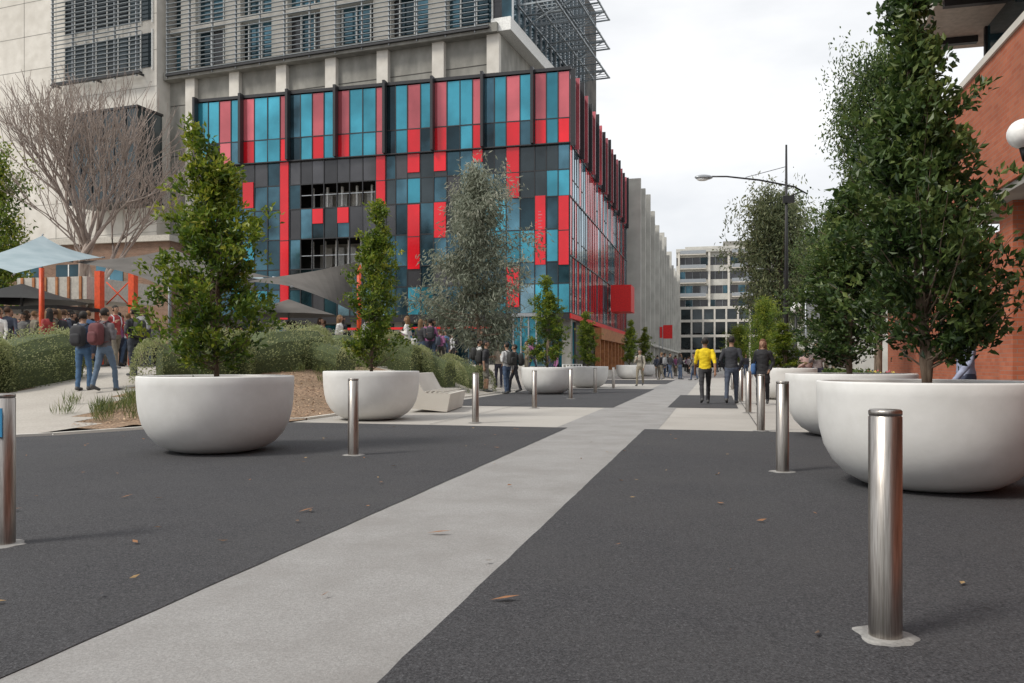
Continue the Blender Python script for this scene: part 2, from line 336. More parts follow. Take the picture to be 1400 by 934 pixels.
def pt(px,d,me,rz,sc_=1,h=1,lean=0):
    p=G(px,d); inst('concrete_planter',planter_me,(p.x,p.y,.008)); inst('planter_tree',me,(p.x,p.y,.82),rz,(sc_,sc_,h),lean)
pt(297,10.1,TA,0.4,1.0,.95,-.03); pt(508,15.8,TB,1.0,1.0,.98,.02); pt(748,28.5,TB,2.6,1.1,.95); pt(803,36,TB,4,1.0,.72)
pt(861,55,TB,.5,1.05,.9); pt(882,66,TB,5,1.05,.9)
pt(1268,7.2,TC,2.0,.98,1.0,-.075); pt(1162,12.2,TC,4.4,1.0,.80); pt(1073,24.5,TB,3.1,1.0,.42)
def crg(t): return .5+1.7*math.sin(math.pi*min(1,(t*.9+.12))**.75)
GA=tree_mesh('gum_a',8.0,.09,lambda t:crg(t)*.92,.14,110,9,18,.24,.058,.22,.45,5,M['gum'],droop=.75,lsp=.75,lobes=.6)
p=G(652,32); inst('gum_tree',GA,(p.x,p.y,tz(p.x,p.y)),.5)
GB=tree_mesh('gum_b',10,.22,lambda t:1.0+3.2*math.sin(math.pi*min(1,t*.85+.15)),.3,110,11,19,.34,.11,.5,.6,9,M['gumG'],droop=.5,lsp=.7)
p=G(1066,62); inst('gum_tree',GB,(p.x,p.y,0),.5,(.9,.9,1.28))
p=G(1130,75); inst('gum_tree',GB,(p.x,p.y,0),2.5,(1.05,1.05,1.2))
GD=tree_mesh('gum_d',10,.2,lambda t:.7+2.0*math.sin(math.pi*min(1,t*.85+.15)),.25,130,11,20,.17,.075,.3,.75,19,M['leafD'],droop=.2,lsp=.75)
GY=tree_mesh('gum_y',10,.2,lambda t:.7+2.2*math.sin(math.pi*min(1,t*.85+.15)),.25,90,10,17,.26,.12,.35,.75,29,M['leafY'],droop=.2,lsp=.75)
p=G(1200,27); inst('street_tree',GD,(p.x,p.y,0),1.2,(.70,.70,1.08))
p=G(1140,40); inst('street_tree',GD,(p.x,p.y,0),3.2,(.6,.6,.80))
p=G(1046,48); inst('street_tree',GY,(p.x,p.y,0),5,(.38,.38,.45))
p=G(1012,75); inst('street_tree',GY,(p.x,p.y,0),5,(.5,.5,.42))
p=G(-14,42); inst('street_tree',GY,(p.x,p.y,.9),.3,(.8,.8,1.05))
def bare(name,loc):
    random.seed(6); mb=MB()
    def rec(p,d,l,r,dep):
        n=3; pts=[p]; q=p.copy(); dd=d.copy()
        for i in range(n):
            dd=(dd+Vector((R(-.14,.14),R(-.14,.14),R(.0,.12)))).normalized(); q=q+dd*l/n; pts.append(q.copy())
        mb.tube(pts,[r*(1-.3*i/n) for i in range(n+1)],6 if dep<3 else 3,'barepink',False)
        if dep>=7: return
        k=3 if dep<6 else 2
        for i in range(k):
            a=R(0,6.28); sp=R(.28,.62); ax=dd.orthogonal().normalized(); ax.rotate(Matrix.Rotation(a,3,dd))
            nd=(dd*math.cos(sp)+ax*math.sin(sp)+Vector((0,0,.22))).normalized()
            rec(pts[-1] if i<2 else pts[2],nd,l*R(.76,.90),max(.013,r*.63),dep+1)
    rec(Vector((0,0,0)),Vector((.02,0,1)),2.9,.27,0)
    mb.obj(name,loc)
p=G(108,38); bare('bare_tree',(p.x,p.y,.9))
def hedge(name,path,w,h,n_per=330,seed=1,lump=.12,leafm='hedge',ll=.055,lw=.03):
    random.seed(seed); np.random.seed(seed); mb=MB(); path=[Vector(p) for p in path]; P=[];D=[];Sh=[]
    nseg=len(path)-1
    for si,(a,b) in enumerate(zip(path[:-1],path[1:])):
        d=b-a; Ls=d.length; d.normalize(); nn=Vector((-d.y,d.x)); steps=max(2,int(Ls/.5))
        secs=[]
        for i in range(steps+1):
            q=a+d*Ls*i/steps; z0=tz(q.x,q.y); kk=.9+lump*noise.noise(Vector((q.x*1.1,q.y*1.1,seed)))
            secs.append((q,z0,kk))
        for (q,z0,k1),(q2,z2,k2) in zip(secs[:-1],secs[1:]):
            A=[]
            for (qq,zz,k) in ((q,z0,k1),(q2,z2,k2)):
                A.append([(qq.x+nn.x*u*w/2*k*.86,qq.y+nn.y*u*w/2*k*.86,zz+v*h*k*.92) for u,v in ((-.9,0),(-1,.4),(-.9,.72),(-.55,.96),(.55,.96),(.9,.72),(1,.4),(.9,0))])
            for j in range(7): mb.poly([A[0][j],A[0][j+1],A[1][j+1],A[1][j]],'core')
            for A_ in (A[0],A[1]): mb.poly(A_,'core')
        N=int(n_per*Ls*(2*h+w))
        for i in range(N):
            s_=R(-.12,Ls+.12); q=a+d*s_; k=.9+lump*noise.noise(Vector((q.x*1.1,q.y*1.1,seed)))+.09*noise.noise(Vector((q.x*3,q.y*3,0)))
            th=R(-.15,math.pi+.15); cu,sv=math.cos(th),math.sin(th); u=math.copysign(abs(cu)**.7,cu); v=max(0,abs(sv)**.6 if sv>0 else 0)*1.0
            if random.random()<.4: u=math.copysign(1,u)*R(.95,1.03); v=R(0,.6)
            k2=k*R(.93,1.05)
            P.append((q.x+nn.x*u*w/2*k2,q.y+nn.y*u*w/2*k2,tz(q.x,q.y)+v*h*k2)); o=Vector((nn.x*u+R(-.8,.8),nn.y*u+R(-.8,.8),v*.8+R(-.5,.8))).normalized(); D.append(tuple(o))
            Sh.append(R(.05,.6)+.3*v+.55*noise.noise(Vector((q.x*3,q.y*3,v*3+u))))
        # rounded leafy ends
        for end,q0,sg in ((0,a,-1),(1,b,1)):
            k=.9+lump*noise.noise(Vector((q0.x*1.1,q0.y*1.1,seed)))
            for i in range(int(n_per*w*h*2.6)):
                th=R(-math.pi/2,math.pi/2); ph=R(0,1.45)
                u=math.sin(th)*math.cos(ph)**.6; f_=math.cos(th)*math.cos(ph)**.6*.42; v=math.sin(ph)**.75
                k2=k*R(.92,1.04)
                x=q0.x+nn.x*u*w/2*k2+d.x*sg*f_*w*k2; y=q0.y+nn.y*u*w/2*k2+d.y*sg*f_*w*k2
                P.append((x,y,tz(x,y)+v*h*k2)); D.append(tuple(Vector((nn.x*u+d.x*sg*f_+R(-.7,.7),nn.y*u+d.y*sg*f_+R(-.7,.7),v*.8+R(-.4,.8))).normalized()))
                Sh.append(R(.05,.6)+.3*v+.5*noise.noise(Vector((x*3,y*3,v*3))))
    me=finish(mb,np.array(P),np.array(D),np.array(Sh),ll,lw,M[leafm],name); return inst(name,me,(0,0,0))
g=lambda px,d:(G(px,d).x,G(px,d).y)
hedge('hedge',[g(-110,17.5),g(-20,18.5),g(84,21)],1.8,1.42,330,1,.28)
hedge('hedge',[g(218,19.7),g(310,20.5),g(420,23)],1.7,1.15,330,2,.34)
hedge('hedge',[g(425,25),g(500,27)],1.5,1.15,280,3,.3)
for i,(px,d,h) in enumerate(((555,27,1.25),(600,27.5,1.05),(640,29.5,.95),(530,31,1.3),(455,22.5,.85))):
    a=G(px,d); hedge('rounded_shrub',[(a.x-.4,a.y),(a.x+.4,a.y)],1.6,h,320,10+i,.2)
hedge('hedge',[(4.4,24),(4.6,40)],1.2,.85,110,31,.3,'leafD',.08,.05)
def tufts(name,spots,seed):
    random.seed(seed); np.random.seed(seed); P=[];D=[];Sh=[]
    for (x,y,r,n,hh) in spots:
        for i in range(n):
            a=R(0,6.28); q=r*random.random()**.5; P.append((x+q*math.cos(a),y+q*math.sin(a),tz(x,y)+.01)); D.append(Vector((R(-.6,.6),R(-.6,.6),1)).normalized()); Sh.append(R(0,1))
    me=finish(MB(),np.array(P),np.array([tuple(d) for d in D]),np.array(Sh),.30,.014,M['grass'],name); inst(name,me,(0,0,0))
sp=[]
for i in range(15):
    a=G(R(85,190),R(13.8,17.5)); sp.append((a.x,a.y,.2,45,.3))
for i in range(8):
    a=G(R(400,445),R(19,24)); sp.append((a.x,a.y,.2,35,.3))
tufts('grass_tufts',sp,4)
random.seed(8); mb=MB(); 
for i in range(40):
    a=G(R(1185,1222),R(15,16.5)); z=R(.7,.95); mb.poly([(a.x+R(-.03,.03),a.y,z),(a.x+.035,a.y,z+.01),(a.x+.02,a.y+.02,z+.04)],random.choice([flat((.6,.45,.08)),flat((.45,.08,.12))]))
mb.obj('flower_bed_blooms')
a=G(1140,16);b=G(1225,15.5); hedge('flower_bed_shrub',[(a.x,a.y),(b.x,b.y)],.9,.95,300,44,.2,'leafD',.07,.04)
# ---------------------------------------------------------------- red building
YF=51.3
def FP(px):
    r=(px-700)/F; dx=r*C-S; dy=r*S+C; t=YF/dy; return dx*t,t
def FZ(px,py): x,t=FP(px); return H+(496-py)/F*t
random.seed(12)
mb=MB()
def pane(x0,x1,z0,z1,y,mat,g=.035):
    e=[R(-.014,.014) for _ in range(4)]
    mb.poly([(x0+g,y+e[0],z0+g),(x1-g,y+e[1],z0+g),(x1-g,y+e[2],z1-g),(x0+g,y+e[0]-e[1]+e[2],z1-g)],mat)
cols=[270,285,300,316,332,348,366,383,396,411,427,443,461,478,496,514,528,541,557,575,593,611,629,646,661,676,692,711,731,747,763,780]
top=['teal','teal','pink','teal','pink','teal','teal','pink','dglass','teal','pink','teal','pink','teal','teal','pink','dglass','teal','pink','teal','pink','teal','teal','pink','dglass','teal','pink','teal','pink','teal','pink']
X=[FP(p)[0] for p in cols]; X[-1]=-9.0
rows=[4.3,6.2,7.6,9.7,11.8,13.5,15.2]
last=[None]*6
for i in range(len(cols)-1):
    x0,x1=X[i],X[i+1]; t=top[i]
    pane(x0,x1,16.8,19.8,YF,t); pane(x0,x1,15.2,16.8,YF,{'teal':random.choice(['teal','teal','dglass']),'pink':'red' if random.random()<.5 else 'pink','dglass':'dglass'}[t])
    for j in range(6):
        pr={0:.05,1:.10,2:.08,3:.35,4:.05,5:.32}[j]
        mt='spandrel' if random.random()<pr else random.choice(['teal','dglass','dglass','dglass','bglass','skyglass' if j in (0,2) else 'dglass','dglass'])
        if last[j] and random.random()<.5: mt=last[j]
        last[j]=mt
        if j==4 and 411<=cols[i]<514: continue
        if j==2 and 411<=cols[i]<496: continue
        pane(x0,x1,rows[j],rows[j+1],YF,mt)
    mb.box(x0-.03,x0+.03,YF-.04,YF+.08,4.3,19.8,'frame')
for z in rows[:-1]+[15.2,16.8]: mb.box(X[0],X[-1],YF-.03,YF+.07,z-.035,z+.035,'frame')
for px in (270,332,396,461,528,593,661,729):
    x=FP(px)[0]; mb.box(x-.09,x+.09,YF-.5,YF-.045,15.2,20.1,'frame')
mb.box(X[0]-.1,X[-1]+.1,YF-.10,YF+.3,19.84,20.05,'frame'); mb.box(X[0],X[-1],YF-.25,YF+.02,15.12,15.19,'frame')
reds=[(383,396,222,437),(331,347,250,285),(425,441,286,306),(460,477,284,305),(514,528,213,282),(557,575,209,236),(593,611,207,234),(646,661,205,222),(557,577,280,368),(593,611,277,325),(692,711,202,271),(731,747,268,362),(763,780,268,362),(696,713,365,420)]
for a,b,c_,d_ in reds:
    x0=min(X,key=lambda v:abs(v-FP(a)[0])); x1=min(X,key=lambda v:abs(v-FP(b)[0])); z1=FZ((a+b)/2,c_); z0=FZ((a+b)/2,d_)
    mb.box(x0+.05,x1-.05,YF-.09,YF-.02,z0,z1,'red')
    if z1-z0>3: mb.box(x0+.05,x1-.05,YF-.095,YF-.085,(z0+z1)/2-.03,(z0+z1)/2+.03,'frame')
x=FP(739)[0]
for i in range(9): mb.box(x-.13,x+.05+.08*(i%2),YF-.10,YF-.092,9.2+i*.2,9.2+i*.2+.07,'pink')
for z in (4.0,7.45,11.65,15.05,19.5): mb.box(-36,-9.15,YF+.12,YF+3.4,z-.15,z+.15,'conc_grey')
mb.box(-36,-9.2,YF+3.5,86,0,19.6,'interior')
for z0,z1,a,b in ((11.8,13.5,411,514),(7.6,9.7,411,496)):
    xa,xb=FP(a)[0],FP(b)[0]
    for k in range(5):
        x=xa+(xb-xa)*(k+.2)/5; mb.box(x,x+.12,YF+1.2,YF+1.4,z0,z1,'white'); mb.box(x+.3,x+1.0,YF+2.4,YF+2.5,z0+.2,z1-.3,random.choice(['white','conc_light','teal','white']))
    mb.box(xa,xb,YF+.02,YF+.06,z0+.9,z0+.95,'alu'); mb.box(xa,xb,YF+2.9,YF+3.0,z0,z1,'conc_light')
for px in (300,360,420,480,540,600,660,720,772):
    x=FP(px)[0]; mb.box(x-.3,x+.3,YF+.6,YF+1.2,0,4,'conc_grey')
for k in range(24):
    x=-35+k*1.08; mb.poly([(x,YF+2.6,.2),(x+1,YF+2.6,.2),(x+1,YF+2.6,3.8),(x,YF+2.6,3.8)],random.choice(['dglass','dglass','teal'])); mb.box(x-.05,x,YF+2.5,YF+2.6,0,3.85,'frame')
mb.box(-36,-9,YF-.06,YF+.1,3.85,4.25,'frame'); mb.box(-24,-14,YF-.9,YF-.7,3.3,3.45,'redpaint')
mb.box(-36.2,-36.05,YF,86,4,19.8,'spandrel')
y=YF; k=0
lv=[4.3,8.0,11.8,15.2,19.8]
def spane(y0,y1,z0,z1,x,mat,g=.03):
    e=[R(-.012,.012) for _ in range(3)]
    mb.poly([(x+e[0],y0+g,z0+g),(x+e[1],y1-g,z0+g),(x+e[2],y1-g,z1-g),(x+e[0]-e[1]+e[2],y0+g,z1-g)],mat)
while y<85.9:
    w=.92
    for j in range(4):
        q=random.random()
        if j==3: mt='pink' if q<.42 else ('dglass' if q<.55 else 'skyglass')
        else: mt='red' if q<.46 else ('skyglass' if q<.86 else ('teal' if q<.94 else 'dglass'))
        spane(y,y+w,lv[j],lv[j+1],-9,mt)
        if mt in('teal','skyglass') and random.random()<.6: mb.box(-9.02,-8.97,y,y+w,lv[j]+1.2,lv[j]+1.26,'frame')
    mb.box(-9.035,-8.965,y-.02,y+.02,4.3,19.8,'frame')
    if k%4==0:
        tt=19.9+.35*((k//4)%2); mb.box(-8.94,-8.62,y-.05,y+.05,15.0,tt,'frame')
    if k%4==2 : mb.box(-8.94,-8.65,y-.05,y+.05,15.2,19.9,'pink')
    y+=w; k+=1
for z in lv: mb.box(-9.04,-8.94,YF,86,z-.04,z+.04,'frame')
mb.box(-9.1,-8.9,YF,86,3.95,4.26,'redpaint'); mb.box(-36,-9.1,YF+.1,86,19.86,20.0,'frame')
mb.box(-12,-11.8,YF+3,86,0,3.95,'dglass')
for k in range(7): mb.box(-9.7,-9.2,YF+1.5+k*5.4,YF+2+k*5.4,0,3.95,'conc_grey')
mb.box(-9.1,-8.3,62,79,0,.5,'conc_light'); mb.box(-9.0,-8.4,62,79,2.9,3.8,'timber')
for k in range(8): mb.box(-8.9,-8.5,62+k*2.4,62.25+k*2.4,.5,2.9,'timber')
mb.box(-8.7,-6.95,70,73,5.5,7.8,'redpaint')
mb.obj('red_glass_building')
mb=MB()
a=G(702,47);b=G(735,47)
mb.box(a.x,b.x,a.y,a.y+2.5,0.9,3.7,'teal'); 
for k in range(4): xx=a.x+(b.x-a.x)*k/3; mb.box(xx-.04,xx+.04,a.y-.06,a.y-.003,.9,3.75,'alu')
mb.box(a.x-.1,b.x+.1,a.y-.2,a.y+2.6,3.75,3.95,'alu'); mb.box(a.x-.1,b.x+.1,a.y-.1,a.y+2.6,0,.9,'conc_grey'); mb.obj('glass_entry_pavilion')
# ---------------------------------------------------------------- tower behind
random.seed(5); mb=MB()
Pc=W(685,496,62); ang=math.atan2(-.102,.994)
mb.box(-32,0,0,30,0,26.8,'conc_grey'); mb.box(-51,-31.7,-1.6,30,0,40,'conc_light')
for u in (.0,4.6,9.5,14.3,19.1,23.9,28.6): mb.box(-u-1.0,-u,-.45,-.003,0,26.1,'conc_light')
mb.box(-31.6,0,-.9,0.3,26.1,26.8,'conc_grey')
for z in (6,10.5,15,19.5,24): mb.box(-31.6,0,-.03,-.003,z,z+.05,'interior')
for z in np.arange(3,40,3.2): mb.box(-51,-31.7,-1.62,-1.603,z,z+.03,'conc_grey')
for u in (35.5,39.5,43.5,47.5): mb.box(-u,-u+.03,-1.62,-1.604,0,40,'conc_grey')
mb.box(-31.6,0,.8,30,26.82,40,'interior')
for z0 in (26.85,31.0,35.2):
    mb.box(-31.5,.4,-.2,.75,z0+3.6,z0+4.1,'conc_light')
    x=-31.4
    while x<-.5:
        mb.poly([(x,.5,z0),(x+1.25,.5,z0),(x+1.25,.5,z0+3.6),(x,.5,z0+3.6)],random.choice(['dglass','dglass','dglass','spandrel'])); mb.box(x+1.25,x+1.33,.3,.6,z0,z0+3.6,'white'); x+=1.33
    x=-42.3
    while x<-33:
        mb.poly([(x,-1.66,z0+.3),(x+1.2,-1.66,z0+.3),(x+1.2,-1.66,z0+3.3),(x,-1.66,z0+3.3)],'bglass'); mb.box(x+1.2,x+1.28,-1.75,-1.62,z0,z0+3.6,'white'); x+=1.28
for u in (4.5,9.4,14.4,19.2,24,28.8): mb.box(-u-1.6,-u,-.1,.7,26.82,40,'conc_light')
for a,b,yy in ((-43,-32.6,-2.6),(-31.2,-.6,-1.1)):
    z=26.6
    while z<38:
        mb.box(a,b,yy,yy+.16,z,z+.035,'louvre'); z+=.38
    x=a
    while x<b: mb.box(x,x+.07,yy+.1,yy+.3,26.2,39,'alu'); x+=2.45
    mb.box(a,b,yy-.05,yy+.3,26.35,26.5,'frame')
    x=a
    while x<b: mb.box(x,x+.1,yy+.3,yy+1.6,26.4,26.6,'frame'); x+=4.9
mb.box(-.6,1.0,-.6,22,26.2,27.2,'white'); mb.box(0,.8,.2,22,27.2,40,'dglass')
for k in range(16): mb.box(.8,.95,.2+k*1.4,.3+k*1.4,27.2,40,'alu')
for zz in (28.6,31.4,34.2):
    for x in (1.0,2.5,4.0): mb.box(x-.06,x+.06,1.0,19,zz,zz+.14,'louvre')
    for k in range(10): mb.box(.95,4.1,1.0+k*2,1.1+k*2,zz+.003,zz+.13,'louvre')
    for k in range(30): mb.box(1.1,3.9,1.1+k*.6,1.14+k*.6,zz+.04,zz+.1,'louvre')
    for k in range(4): mb.tube([(1.0,2+k*5,zz-1.4),(3.9,2+k*5,zz)],[.05,.05],6,'louvre')
mb.box(-38.5,-31,-4.5,-1.7,15.0,22.6,'bglass'); mb.box(-38.6,-30.9,-4.6,-1.65,22.6,22.8,'frame'); mb.box(-38.6,-30.9,-4.6,-1.65,14.8,15.0,'frame')
for k in range(7): mb.box(-38.5+k*1.25,-38.43+k*1.25,-4.58,-4.503,15,22.6,'frame')
for z in (17.5,20): mb.box(-38.5,-31,-4.57,-4.503,z,z+.07,'frame')
mb.obj('concrete_tower',(Pc.x,Pc.y,0),ang)
# ---------------------------------------------------------------- low brown brick building (left)
mb=MB(); random.seed(2)
a=G(-250,50); b=G(232,56)
mb.box(a.x,b.x,b.y,b.y+12,0,9.5,'brick_b'); mb.box(a.x,b.x+.2,b.y-.3,b.y+12,9.5,9.9,'cream')
x=a.x+1
while x<b.x-3:
    for z in (2.2,6.2):
        mb.box(x,x+2.2,b.y-.05,b.y+.02,z,z+1.9,'dglass'); mb.box(x-.08,x+2.28,b.y-.09,b.y-.052,z-.12,z-.003,'cream'); mb.box(x+1.06,x+1.14,b.y-.09,b.y-.052,z,z+1.9,'white')
    x+=3.4
mb.obj('brown_brick_building')
mb=MB(); a=G(60,38); b=G(212,40)
mb.box(a.x,b.x,a.y-1.5,a.y+3,3.9,4.9,'cream'); mb.box(a.x-6,a.x+4.5,a.y-4,a.y-1.6,3.3,3.45,'black')
for k in range(6): x=a.x+.3+k*(b.x-a.x-.6)/5; mb.box(x-.06,x+.06,a.y-1.56,a.y-1.503,3.9,4.9,'timber')
for px in (136,182): p=G(px,35.5); mb.box(p.x-.14,p.x+.14,p.y-.14,p.y+.14,.9,5.1,'orange')
p=G(150,36.5);q=G(180,36.5)
for (z0,z1) in ((3.7,4.7),(4.7,3.7)): mb.tube([(p.x,p.y-.2,z0),(q.x,q.y-.2,z1)],[.03,.03],6,'orange')
mb.obj('entrance_canopy')
p=W(194,432,34.0)
mb=MB(); mb.box(-.24,.24,-.05,.05,-.75,.36,'black'); mb.tube([(0,0,-.75),(0,0,.95-p.z)],[.04,.04],6,'black'); so=mb.obj('wayfinding_sign',(p.x,p.y,p.z),YAW)
tx=bpy.data.curves.new('SR','FONT'); tx.body='SR'; tx.size=.30; tx.align_x='CENTER'; tx.extrude=.004
to=bpy.data.objects.new('lettering',tx); sc.collection.objects.link(to); tx.materials.append(M['white']); to.parent=so; to.location=(0,-.058,-.05); to.rotation_euler=(math.pi/2,0,0)
def sail(name,c4,mat,sag=.35):
    mb=MB(); n=14; c4=[Vector(c) for c in c4]
    def pnt(u,v):
        cen=sum(c4,Vector())/4
        p=(c4[0]*(1-u)+c4[1]*u)*(1-v)+(c4[3]*(1-u)+c4[2]*u)*v
        k=.16*(4*u*(1-u)*(abs(v-.5)*2)**2+4*v*(1-v)*(abs(u-.5)*2)**2)
        return p.lerp(cen,k)
    for i in range(n):
        for j in range(n): mb.poly([pnt(i/n,j/n),pnt((i+1)/n,j/n),pnt((i+1)/n,(j+1)/n),pnt(i/n,(j+1)/n)],mat,True)
    for i in range(4):
        a=c4[i]; cen=sum(c4,Vector())/4
        mb.tube([a,a+(a-cen)*.06],[.03,.03],5,'alu')
    return mb.obj(name)
def post(px,d,ztop,mat='orange',r=.1):
    p=G(px,d); z=tz(p.x,p.y) if p.x<-7.6 else 0; mb=MB(); mb.tube([(p.x,p.y,z),(p.x,p.y,ztop)],[r,r*.9],12,mat); mb.tube([(p.x,p.y,z+.003),(p.x,p.y,z+.03)],[r*1.8,r*1.8],12,mat); mb.obj('sail_post')
sail('shade_sail',[W(58,322,30),W(-60,362,26),W(20,374,24),W(138,352,31)],'sailb')
sail('shade_sail',[W(100,358,30),W(235,340,34),W(372,379,31),W(225,392,25)],'sail')
sail('shade_sail',[W(330,384,30),W(495,356,34),W(486,428,33),W(400,392,27)],'sail')
sail('shade_sail',[W(318,352,36),W(364,382,32),W(300,384,28),W(270,360,34)],'sailb')
post(57,30,4.6); post(491,34,5.2); post(232,34,5.6,'alu',.07)
mb=MB(); p=G(30,34)
mb.lathe([(2.6,2.75),(1.4,3.05),(.05,3.5)],8,p.x,p.y,.9,'black'); mb.tube([(p.x,p.y,.9),(p.x,p.y,4.3)],[.05,.05],8,'alu'); mb.obj('cafe_umbrella')
mb=MB(); p=G(395,36)
mb.lathe([(2.2,2.3),(1.2,2.6),(.05,3.0)],8,p.x,p.y,.9,'sail'); mb.tube([(p.x,p.y,.9),(p.x,p.y,3.85)],[.05,.05],8,'alu'); mb.obj('cafe_umbrella')
# ---------------------------------------------------------------- right brick building
mb=MB()
mb.box(5.2,26,-8,20.6,4.4,7.15,'brick_r'); mb.box(5.9,26,-8,20.2,7.16,8.6,'dglass'); mb.box(4.5,27,-9,21.4,8.6,9.1,'cream'); mb.box(4.42,27,-9.1,21.5,9.1,9.3,'frame')
mb.box(5.25,26,-8,20.55,4.25,4.39,'conc_grey')
mb.box(6.6,26,-8,24,0,4.25,'brick_r')
for y in (-4,1.5,7,12.5,17.6): mb.box(5.6,6.35,y,y+.75,0,4.25,'brick_r')
for y in (9,14.5,19.2): mb.box(6.54,6.62,y,y+2.2,.9,3.2,'dglass'); mb.box(6.5,6.539,y-.06,y+2.26,3.2,3.3,'white'); mb.box(6.5,6.539,y+1.07,y+1.13,.9,3.2,'white')
for y in (-7,-3,1,5,9,13,17,20.1): mb.box(5.85,5.95,y,y+.12,7.16,8.6,'frame')
for y in np.arange(-8,21,2.2): mb.box(4.6,5.85,y,y+.15,8.45,8.597,'frame')
mb.box(5.15,5.198,-8,20.6,7.0,7.14,'conc_light')
mb.box(6.5,14,24.2,34,0,3.4,'brick_r'); mb.box(6.2,14.2,24.1,34.2,3.4,3.7,'frame')
mb.obj('orange_brick_building',bevel=0)
p=W(1399,183,11)
mb=MB(); mb.ell((p.x,p.y,p.z),(.20,.20,.20),'globe',24,16); mb.tube([(5.2,p.y,p.z-.35),(p.x,p.y,p.z-.35),(p.x,p.y,p.z-.17)],[.03,.03,.06],8,'black'); mb.obj('wall_globe_lamp')
for px,d,zz in ((1088,28,2.99),(1071,52,3.0)):
    p=G(px,d); mb=MB(); mb.ell((0,0,zz),(.19,.19,.19),'globe',24,16); mb.tube([(0,0,0),(0,0,zz-.18)],[.05,.04],10,'black'); mb.lathe([(.1,0),(.1,.3),(.05,.35)],12,0,0,0,'black'); mb.lathe([(.04,zz-.28),(.10,zz-.20),(.10,zz-.15)],12,0,0,0,'black'); mb.obj('globe_street_lamp',(p.x,p.y,0))
mb=MB(); p=G(1075,30)
mb.lathe([(.16,0),(.16,.9),(.11,1.0)],14,0,0,0,'black'); mb.tube([(0,0,.9),(0,0,5),(0,0,9.15)],[.085,.065,.035],12,'black')
def cam2(dx,z): return (dx*C,dx*S,z)
mb.tube([cam2(.75,7.35),cam2(.3,7.6),cam2(-1,7.85),cam2(-2.2,7.98),cam2(-2.75,7.98)],[.03,.035,.035,.03,.03],8,'frame'); mb.tube([cam2(0,8.35),cam2(-1.5,7.95)],[.012,.012],5,'frame'); mb.tube([cam2(0,7.2),cam2(.55,7.42)],[.03,.03],6,'black')
mb.box(-.12,.28,-.1,.1,7.0,7.25,'black')
R0=Matrix.Rotation(YAW,4,'Z'); b0=len(mb.v)
mb.ell((-3.05,0,7.95),(.34,.13,.10),'alu',16,8); mb.ell((-3.1,0,7.88),(.22,.10,.07),'globe',12,6)
for i in range(b0,len(mb.v)): mb.v[i]=tuple(R0@Vector(mb.v[i]))
mb.obj('street_lamp',(p.x,p.y,0))
p=G(1072,60); mb=MB(); mb.tube([(0,0,0),(0,0,8)],[.08,.05],8,'black'); mb.tube([(0,0,7.8),(-1.5,0,8.1)],[.03,.03],6,'black'); mb.ell((-1.7,0,8.08),(.3,.12,.08),'alu'); mb.obj('street_lamp',(p.x,p.y,0))
# ---------------------------------------------------------------- bench
mb=MB()
def prism(mb,prof,y0,y1,mat):
    mb.poly([(x,y0,z) for x,z in prof],mat); mb.poly([(x,y1,z) for x,z in reversed(prof)],mat)
    for i in range(len(prof)):
        a=prof[i]; b=prof[(i+1)%len(prof)]; mb.poly([(a[0],y0,a[1]),(a[0],y1,a[1]),(b[0],y1,b[1]),(b[0],y0,b[1])],mat)
prism(mb,[(-.45,.10),(.35,.02),(.42,.02),(.50,.42),(-.10,.46),(-.32,.86),(-.44,.86),(-.40,.3)],-1.1,1.1,'conc_light')
for k in range(5): mb.box(-.05+k*.1,.0+k*.1,-1.12,1.12,.455,.475,'cream')
p=G(598,19); mb.obj('concrete_bench',(p.x,p.y,0),.15,bevel=.02)
# ---------------------------------------------------------------- far buildings
random.seed(21); mb=MB()
y=88
while y<192:
    w=random.choice((6,7.5,9)); ht=R(19.5,22)
    mb.box(-30,-9.6,y,y+w-.02,0,ht,'conc_far')
    for z in np.arange(3.6,ht-1,3.4):
        mb.box(-9.6,-8.3,y+.7,y+w-1.2,z,z+.2,'conc_light'); mb.box(-8.36,-8.3,y+.7,y+w-1.2,z+.2,z+1.1,'alu'); mb.box(-9.6,-9.54,y+1.2,y+w-2,z+.25,z+2.6,'dglass')
    mb.box(-9.59,-7.7,y,y+.5,0,ht+.4,'conc_far'); mb.box(-9.59,-8.2,y+.5,y+w-.6,ht-.5,ht,'conc_far')
    if random.random()<.4:
        for z in np.arange(3.6,ht-1,3.4): mb.box(-9.2,-8.3,y-.03,y-.003,z+.9,z+2.1,'spandrel')
    y+=w
mb.box(-9.5,-7.5,88,190,3.2,3.5,'conc_far')
mb.obj('concrete_apartment_building')
mb=MB(); Y=200
mb.box(-9,48,Y+.5,Y+25,0,27,'interior')
for k,z in enumerate(np.arange(3.4,28,3.4)):
    mb.box(-9,48,Y,Y+.6,z-.8,z+.65,'conc_far')
    x=-8.5
    while x<46:
        mb.poly([(x,Y+.35,z-3),(x+1.6,Y+.35,z-3),(x+1.6,Y+.35,z-.7),(x,Y+.35,z-.7)],random.choice(['spandrel','dglass','spandrel','spandrel','alu'])); mb.box(x+1.6,x+1.68,Y+.1,Y+.4,z-3.05,z-.7,'alu'); x+=1.75
    for xb in ((-8,-2),(4,10),(17,24)):
        if k>3: mb.box(xb[0],xb[1],Y-1.6,Y-.003,z-.35,z-.1,'conc_light'); mb.box(xb[0],xb[1],Y-1.65,Y-1.61,z-.1,z+.7,'alu')
for x in (-8.6,-1.5,3,10.5,16,25): mb.box(x,x+.5,Y-.8,Y-.01,0,28,'conc_light')
mb.box(-9,48,Y-.9,Y+25,27.6,28.4,'conc_far'); mb.box(2,9,Y+4,Y+12,28.4,30.6,'conc_grey'); mb.box(-7,30,Y+3,Y+20,28.4,29.4,'conc_far')
